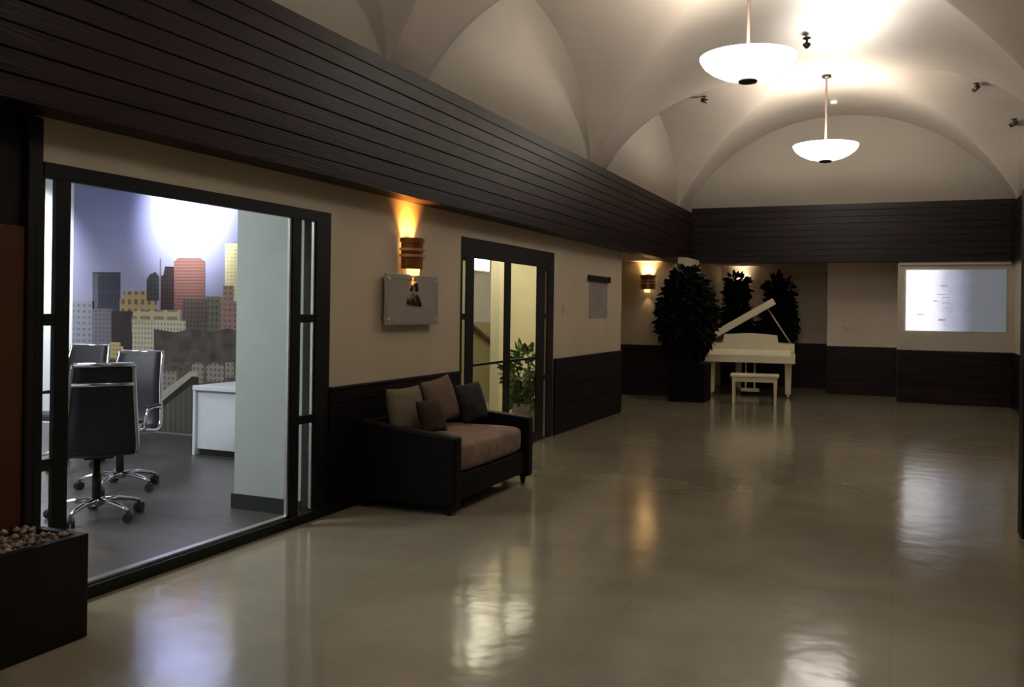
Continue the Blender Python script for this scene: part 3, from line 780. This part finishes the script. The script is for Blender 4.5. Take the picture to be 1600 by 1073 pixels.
# ------------------------------------------------------------------ grand piano
pn = thing('grand_piano', 'cream baby grand piano with its lid propped open by tall plants', 'piano', (-2.32,15.95,0), .10)
# local: keyboard towards -y, x to the right; front edge of key bed y=-.05
W = .745
outline = [(-W,.12),(W,.12),(W,.55),(.70,.72),(.58,.86),(.42,.98),(.25,1.12),(.10,1.30),(-.10,1.44),(-.36,1.48),(-.60,1.42),(-W,1.25)]
def bigger(pts, k, c=(0,.7)): return [(c[0]+(p[0]-c[0])*k, c[1]+(p[1]-c[1])*k) for p in pts]
b = MB(); n = len(outline); inner = bigger(outline, .95)
b.prism(outline, 'z', .62, .66)
vs = [(p[0],p[1],z) for z in (.66,.93) for p in outline]+[(p[0],p[1],z) for z in (.66,.93) for p in inner]
fs = []
for i in range(n):
    j = (i+1) % n
    fs += [(i,j,n+j,n+i),(2*n+i,2*n+j,3*n+j,3*n+i),(n+i,n+j,3*n+j,3*n+i)]
b.add(vs, fs); obj('case', b, M['piano'], pn, bevel=.006)
b = MB(); b.prism(bigger(outline,.94), 'z', .74, .76); obj('iron_frame', b, M['gold'], pn)
b = MB(); b.box(-W-.012,W+.012,-.10,.14,.60,.665); b.box(-W-.012,W+.012,-.125,-.095,.60,.735); b.box(-W-.012,-W+.06,-.11,.14,.66,.775); b.box(W-.06,W+.012,-.11,.14,.66,.775); obj('key_bed', b, M['piano'], pn, bevel=.008)
b = MB(); b.prism([(-.093,.735),(.07,.765),(.088,.80),(.088,.825),(.06,.80),(-.093,.715)], 'x', -W+.062, W-.062); obj('key_lid', b, M['piano'], pn, bevel=.004)
b = MB(); b.box(-W+.002,W-.002,.085,.13,.78,.93); obj('front_panel', b, M['piano'], pn, bevel=.008)
b = MB(); N = 16
pts = [(-.50,.93),(-.47,.945),(-.455,1.06)]+[(-.455+.91*i/N, 1.075+.03*math.sin(PI*i/N)) for i in range(N+1)]+[(.455,1.06),(.47,.945),(.50,.93)]
b.prism(pts, 'y', .17, .19); o = obj('music_desk', b, M['piano'], pn, bevel=.004); 
# lid hinged on the left side
ang = math.radians(31)
Lm = Matrix.Translation((-W,0,.94)) @ Matrix.Rotation(-ang, 4, 'Y') @ Matrix.Translation((W,0,0))
lo = [(-W+(p[0]+W)*.91, p[1]) for p in outline]
b = MB(); b.prism([(-W,.20),(lo[1][0],.20)]+lo[2:], 'z', 0, .03, M=Lm)
b.box(-W,lo[1][0],.14,.20,.0,.034, M=Lm); b.box(-W,lo[1][0],.13,.15,-.02,.10, M=Lm); obj('lid', b, M['piano'], pn, bevel=.006)
top = Lm @ Vector((W-.30,.42,0))
b = MB(); b.tube([(W-.06,.40,.92), tuple(top)], .012, 8); obj('prop_stick', b, M['piano'], pn)
for (x, y) in ((-W+.10,.10),(W-.10,.10),(-.25,1.25)):
    b = MB()
    for (r0, r1, z0, z1) in ((.045,.06,.06,.62),):
        b.add([(x-r0,y-r0,z0),(x+r0,y-r0,z0),(x+r0,y+r0,z0),(x-r0,y+r0,z0),(x-r1,y-r1,z1),(x+r1,y-r1,z1),(x+r1,y+r1,z1),(x-r1,y+r1,z1)],
              [(0,3,2,1),(4,5,6,7),(0,1,5,4),(1,2,6,5),(2,3,7,6),(3,0,4,7)])
    b.box(x-.07,x+.07,y-.07,y+.07,.57,.62)
    lg = obj('leg', b, M['piano'], pn, bevel=.005)
    b = MB(); b.prism([(y+.028*math.cos(2*PI*i/12), .028+.028*math.sin(2*PI*i/12)) for i in range(12)], 'x', x-.015, x+.015); b.tube([(x,y,.03),(x,y,.062)], .012, 6); obj('caster', b, M['brass'], lg)
b = MB(); b.box(-.09,-.06,.33,.37,.12,.62); b.box(.06,.09,.33,.37,.12,.62); b.box(-.16,.16,.26,.40,.07,.13); ly = obj('pedal_lyre', b, M['piano'], pn, bevel=.006)
for x in (-.07,0,.07):
    b = MB(); b.box(x-.012,x+.012,.16,.27,.075,.09); obj('pedal', b, M['brass'], ly, bevel=.003)

bn = thing('piano_bench', 'cream wooden bench standing in front of the piano', 'bench', (-2.06,14.75,0), .10)
b = MB(); b.box(-.375,.375,-.17,.17,.435,.485); obj('seat', b, M['piano'], bn, bevel=.012)
b = MB(); b.box(-.34,.34,-.145,.145,.36,.435); obj('apron', b, M['piano'], bn, bevel=.004)
for sx in (-1,1):
    for sy in (-1,1):
        b = MB(); x, y = sx*.32, sy*.125
        r0, r1 = .017, .028
        b.add([(x-r0,y-r0,0),(x+r0,y-r0,0),(x+r0,y+r0,0),(x-r0,y+r0,0),(x-r1,y-r1,.43),(x+r1,y-r1,.43),(x+r1,y+r1,.43),(x-r1,y+r1,.43)],
              [(0,3,2,1),(4,5,6,7),(0,1,5,4),(1,2,6,5),(2,3,7,6),(3,0,4,7)])
        obj('leg', b, M['piano'], bn, bevel=.003)

# ------------------------------------------------------------------ tall indoor trees
def tree(label, loc, blobs, n, pot_h, pot_r, seed, size=.14):
    t = thing('indoor_tree', label, 'plant', loc, 0, 'tall dark trees around the piano')
    b = MB(); b.add([], [])
    b.prism([(-pot_r,-pot_r),(pot_r,-pot_r),(pot_r,pot_r),(-pot_r,pot_r)], 'z', 0, pot_h); obj('planter', b, M['pot'], t, bevel=.01)
    rn = random.Random(seed)
    b = MB()
    for (c, r) in blobs:
        b.tube([(0,0,pot_h-.02),(c[0]*.4,c[1]*.4,(pot_h+c[2])/2),(c[0],c[1],c[2]+r[2]*.3)], .03, 7, taper=[1.2,1,.5])
    obj('trunk', b, M['trunk'], t)
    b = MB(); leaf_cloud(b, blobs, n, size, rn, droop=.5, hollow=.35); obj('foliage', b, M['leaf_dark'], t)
tree('tall bushy dark tree in a black planter left of the piano', (-3.10,14.74,0),
     [((-.22,0,1.40),(.32,.30,.55)),((.12,0,1.35),(.26,.30,.55)),((-.08,0,1.85),(.28,.28,.36)),((-.08,0,.85),(.26,.28,.30))], 4800, .62, .29, 21)
tree('wide dark tree with loose crown behind the raised piano lid', (-2.50,18.06,0),
     [((.42,0,1.25),(.33,.24,.58)),((-.38,0,1.35),(.26,.24,.55)),((.40,0,1.9),(.25,.22,.30)),((-.38,0,1.95),(.22,.22,.28)),((.05,0,.9),(.54,.24,.35))], 3600, .55, .28, 22)

# ------------------------------------------------------------------ bowl pendants
def pendant(label, loc, zc):
    x, y, z = loc
    t = thing('pendant_lamp', label, 'lamp', (x,y,z), 0, 'bowl pendant lamps')
    prof = [(.05,-.165),(.14,-.155),(.25,-.125),(.35,-.075),(.42,-.02),(.455,.035),(.46,.06),(.45,.06),(.41,-.01),(.34,-.062),(.24,-.11),(.14,-.14),(.05,-.15)]
    b = MB(); b.lathe(prof, 48); obj('glass_bowl', b, M['bowl'], t)
    b = MB(); b.lathe([(0,-.20),(.04,-.195),(.085,-.185),(.095,-.17),(.08,-.155),(.03,-.15),(.0,-.15)], 24); obj('finial', b, M['bronze'], t)
    b = MB(); b.lathe([(.016,-.15),(.016,zc-z-.03)], 12); obj('rod', b, M['rod'], t)
    b = MB(); b.lathe([(.02,zc-z-.05),(.065,zc-z-.035),(.075,zc-z+.01),(0,zc-z+.01)], 24); obj('canopy', b, M['bronze'], t)
    return t
lamps = []
for i, (x, y, lb) in enumerate(((-1.34,8.85,'large white bowl pendant, the nearer of the two in view'),(-.97,13.85,'white bowl pendant farther away near the back arch'),
                                (-1.1,3.79,'white bowl pendant above the foreground floor'),(-1.1,-1.24,'white bowl pendant behind the viewer'))):
    z = 3.865
    lamps.append(pendant(lb, (x,y,z), zmain(x-X0)-.0))
LC = (1,.92,.81)
for k, l in enumerate(lamps):
    e = (130, 175, 90, 75)[k]
    light('pendant_bulb', 'POINT', (.0,.17,.10), e*.5, LC, l, shadow_soft_size=.06)
    light('pendant_bulb', 'POINT', (.0,-.17,.10), e*.5, LC, l, shadow_soft_size=.06)

# ------------------------------------------------------------------ small ceiling fixtures
def spot(label, p, tilt):
    t = thing('ceiling_spotlight', label, 'spotlight', p, tilt, 'small ceiling spotlights')
    t.scale = (.75,.75,.75)
    b = MB(); b.lathe([(0,.0),(.05,0),(.05,-.02),(.0,-.02)], 16); obj('base', b, M['fixture'], t)
    b = MB(); b.tube([(0,0,-.02),(0,0,-.08)], .012, 8); obj('stem', b, M['fixture'], t)
    b = MB(); b.tube([(-.07,0,-.08),(.07,0,-.12)], .045, 14); obj('head', b, M['fixture'], t)
    return t
def zc_at(x, y):
    z = zmain(x-X0) if abs(x-X0) < HALF else 0
    for yc in centers:
        if abs(y-yc) < CH: z = max(z, zcross(y-yc))
    return z
for (x, y, r, lb) in ((-2.78,14.0,.3,'small spotlight on the vault left of the pendant lamps'),(1.02,14.38,2,'small dark spotlight high on the right of the vault'),(1.60,15.35,2.4,'dark spotlight near the right end of the back arch')):
    spot(lb, (x,y,zc_at(x,y)+.005), r)
t = thing('sprinkler', 'dark sprinkler head hanging from the bright vault crown', 'sprinkler', (-1.075,11.88,zc_at(-1.075,11.88)))
b = MB(); b.lathe([(0,.01),(.05,.01),(.05,-.01),(.015,-.02),(.015,-.06),(.0,-.06)], 16); obj('body', b, M['fixture'], t)
b = MB(); b.lathe([(0,-.055),(.045,-.07),(.05,-.09),(.02,-.13),(0,-.14)], 16); obj('deflector', b, M['fixture'], t)
t = thing('smoke_detector', 'small white detector on the vault beside the far pendant rod', 'detector', (-.97,15.56,zc_at(-.97,15.56)))
b = MB(); b.lathe([(0,.01),(.06,.01),(.06,-.03),(.045,-.045),(0,-.045)], 20); obj('body', b, M['white_plastic'], t)

# ------------------------------------------------------------------ other light
OC = (.93,.96,1)
def area(name, loc, size, e, col, rot=(0,0,0), sy=None):
    l = light(name, 'AREA', loc, e, col); l.data.size = size
    if sy: l.data.shape = 'RECTANGLE'; l.data.size_y = sy
    l.rotation_euler = rot; return l
def downlight(label, x, y, z, e, col, size=2.0, aim=None):
    t = thing('downlight', label, 'light', (x,y,z), 0, 'office ceiling lights')
    b = MB(); b.lathe([(.09,0),(.07,-.015),(.06,.0)], 20); obj('trim', b, M['white_plastic'], t)
    b = MB(); b.lathe([(0,-.004),(.06,-.004)], 20); obj('lens', b, M['led'], t)
    l = light('downlight_lamp', 'SPOT', (0,0,-.03), e, col, t, spot_size=size, spot_blend=1.0, shadow_soft_size=.06)
    if aim:
        d = Vector(aim)-Vector((x,y,z-.03)); l.rotation_euler = d.to_track_quat('-Z','Y').to_euler()
downlight('round office ceiling light washing the mural', -7.25,6.75,ZO,720,OC,1.38,(-7.27,7.8,2.60))
downlight('round office ceiling light by the white wall', -9.7,7.0,ZO,420,OC,1.9,(-9.9,7.8,1.7))
area('office_fill', (-5.7,3.3,ZO-.03), 1.2, 115, OC)  # unseen fill without fixture, placed to brighten the stub wall
area('office_rear_fill', (-7.8,5.6,ZO-.03), .9, 48, OC)  # extra fill added to lift the dim mural, no fixture here
area('stairwell_fill', (-5.0,11.0,2.95), 2.2, 85, (1,.90,.66))  # unseen fill added to brighten the room behind the narrow door

w = bpy.data.worlds.new('World'); scene.world = w; w.use_nodes = True
w.node_tree.nodes['Background'].inputs[0].default_value = (.02,.02,.025,1); w.node_tree.nodes['Background'].inputs[1].default_value = .1

# ------------------------------------------------------------------ camera (level, shifted lens, slight roll)
cam = bpy.data.cameras.new('Camera'); co = bpy.data.objects.new('Camera', cam); C.objects.link(co)
F = 1400.; psi = math.atan(599/F); rho = .014
cam.sensor_fit = 'HORIZONTAL'; cam.sensor_width = 36; cam.lens = F/1600*36
cam.shift_y = (484.5-536.5)/1600; cam.clip_start = .05
fwd = Vector((-math.sin(psi), math.cos(psi), 0)); rt = Vector((math.cos(psi), math.sin(psi), 0)); up = Vector((0,0,1))
Rc = rt*math.cos(rho)+up*math.sin(rho); Uc = up*math.cos(rho)-rt*math.sin(rho)
co.matrix_world = Matrix(((Rc.x,Uc.x,-fwd.x,0),(Rc.y,Uc.y,-fwd.y,0),(Rc.z,Uc.z,-fwd.z,1.45),(0,0,0,1)))
scene.camera = co
vs = scene.view_settings
vs.view_transform = 'Standard'; vs.look = 'None'; vs.gamma = 1; vs.use_curve_mapping = False; vs.exposure = 0
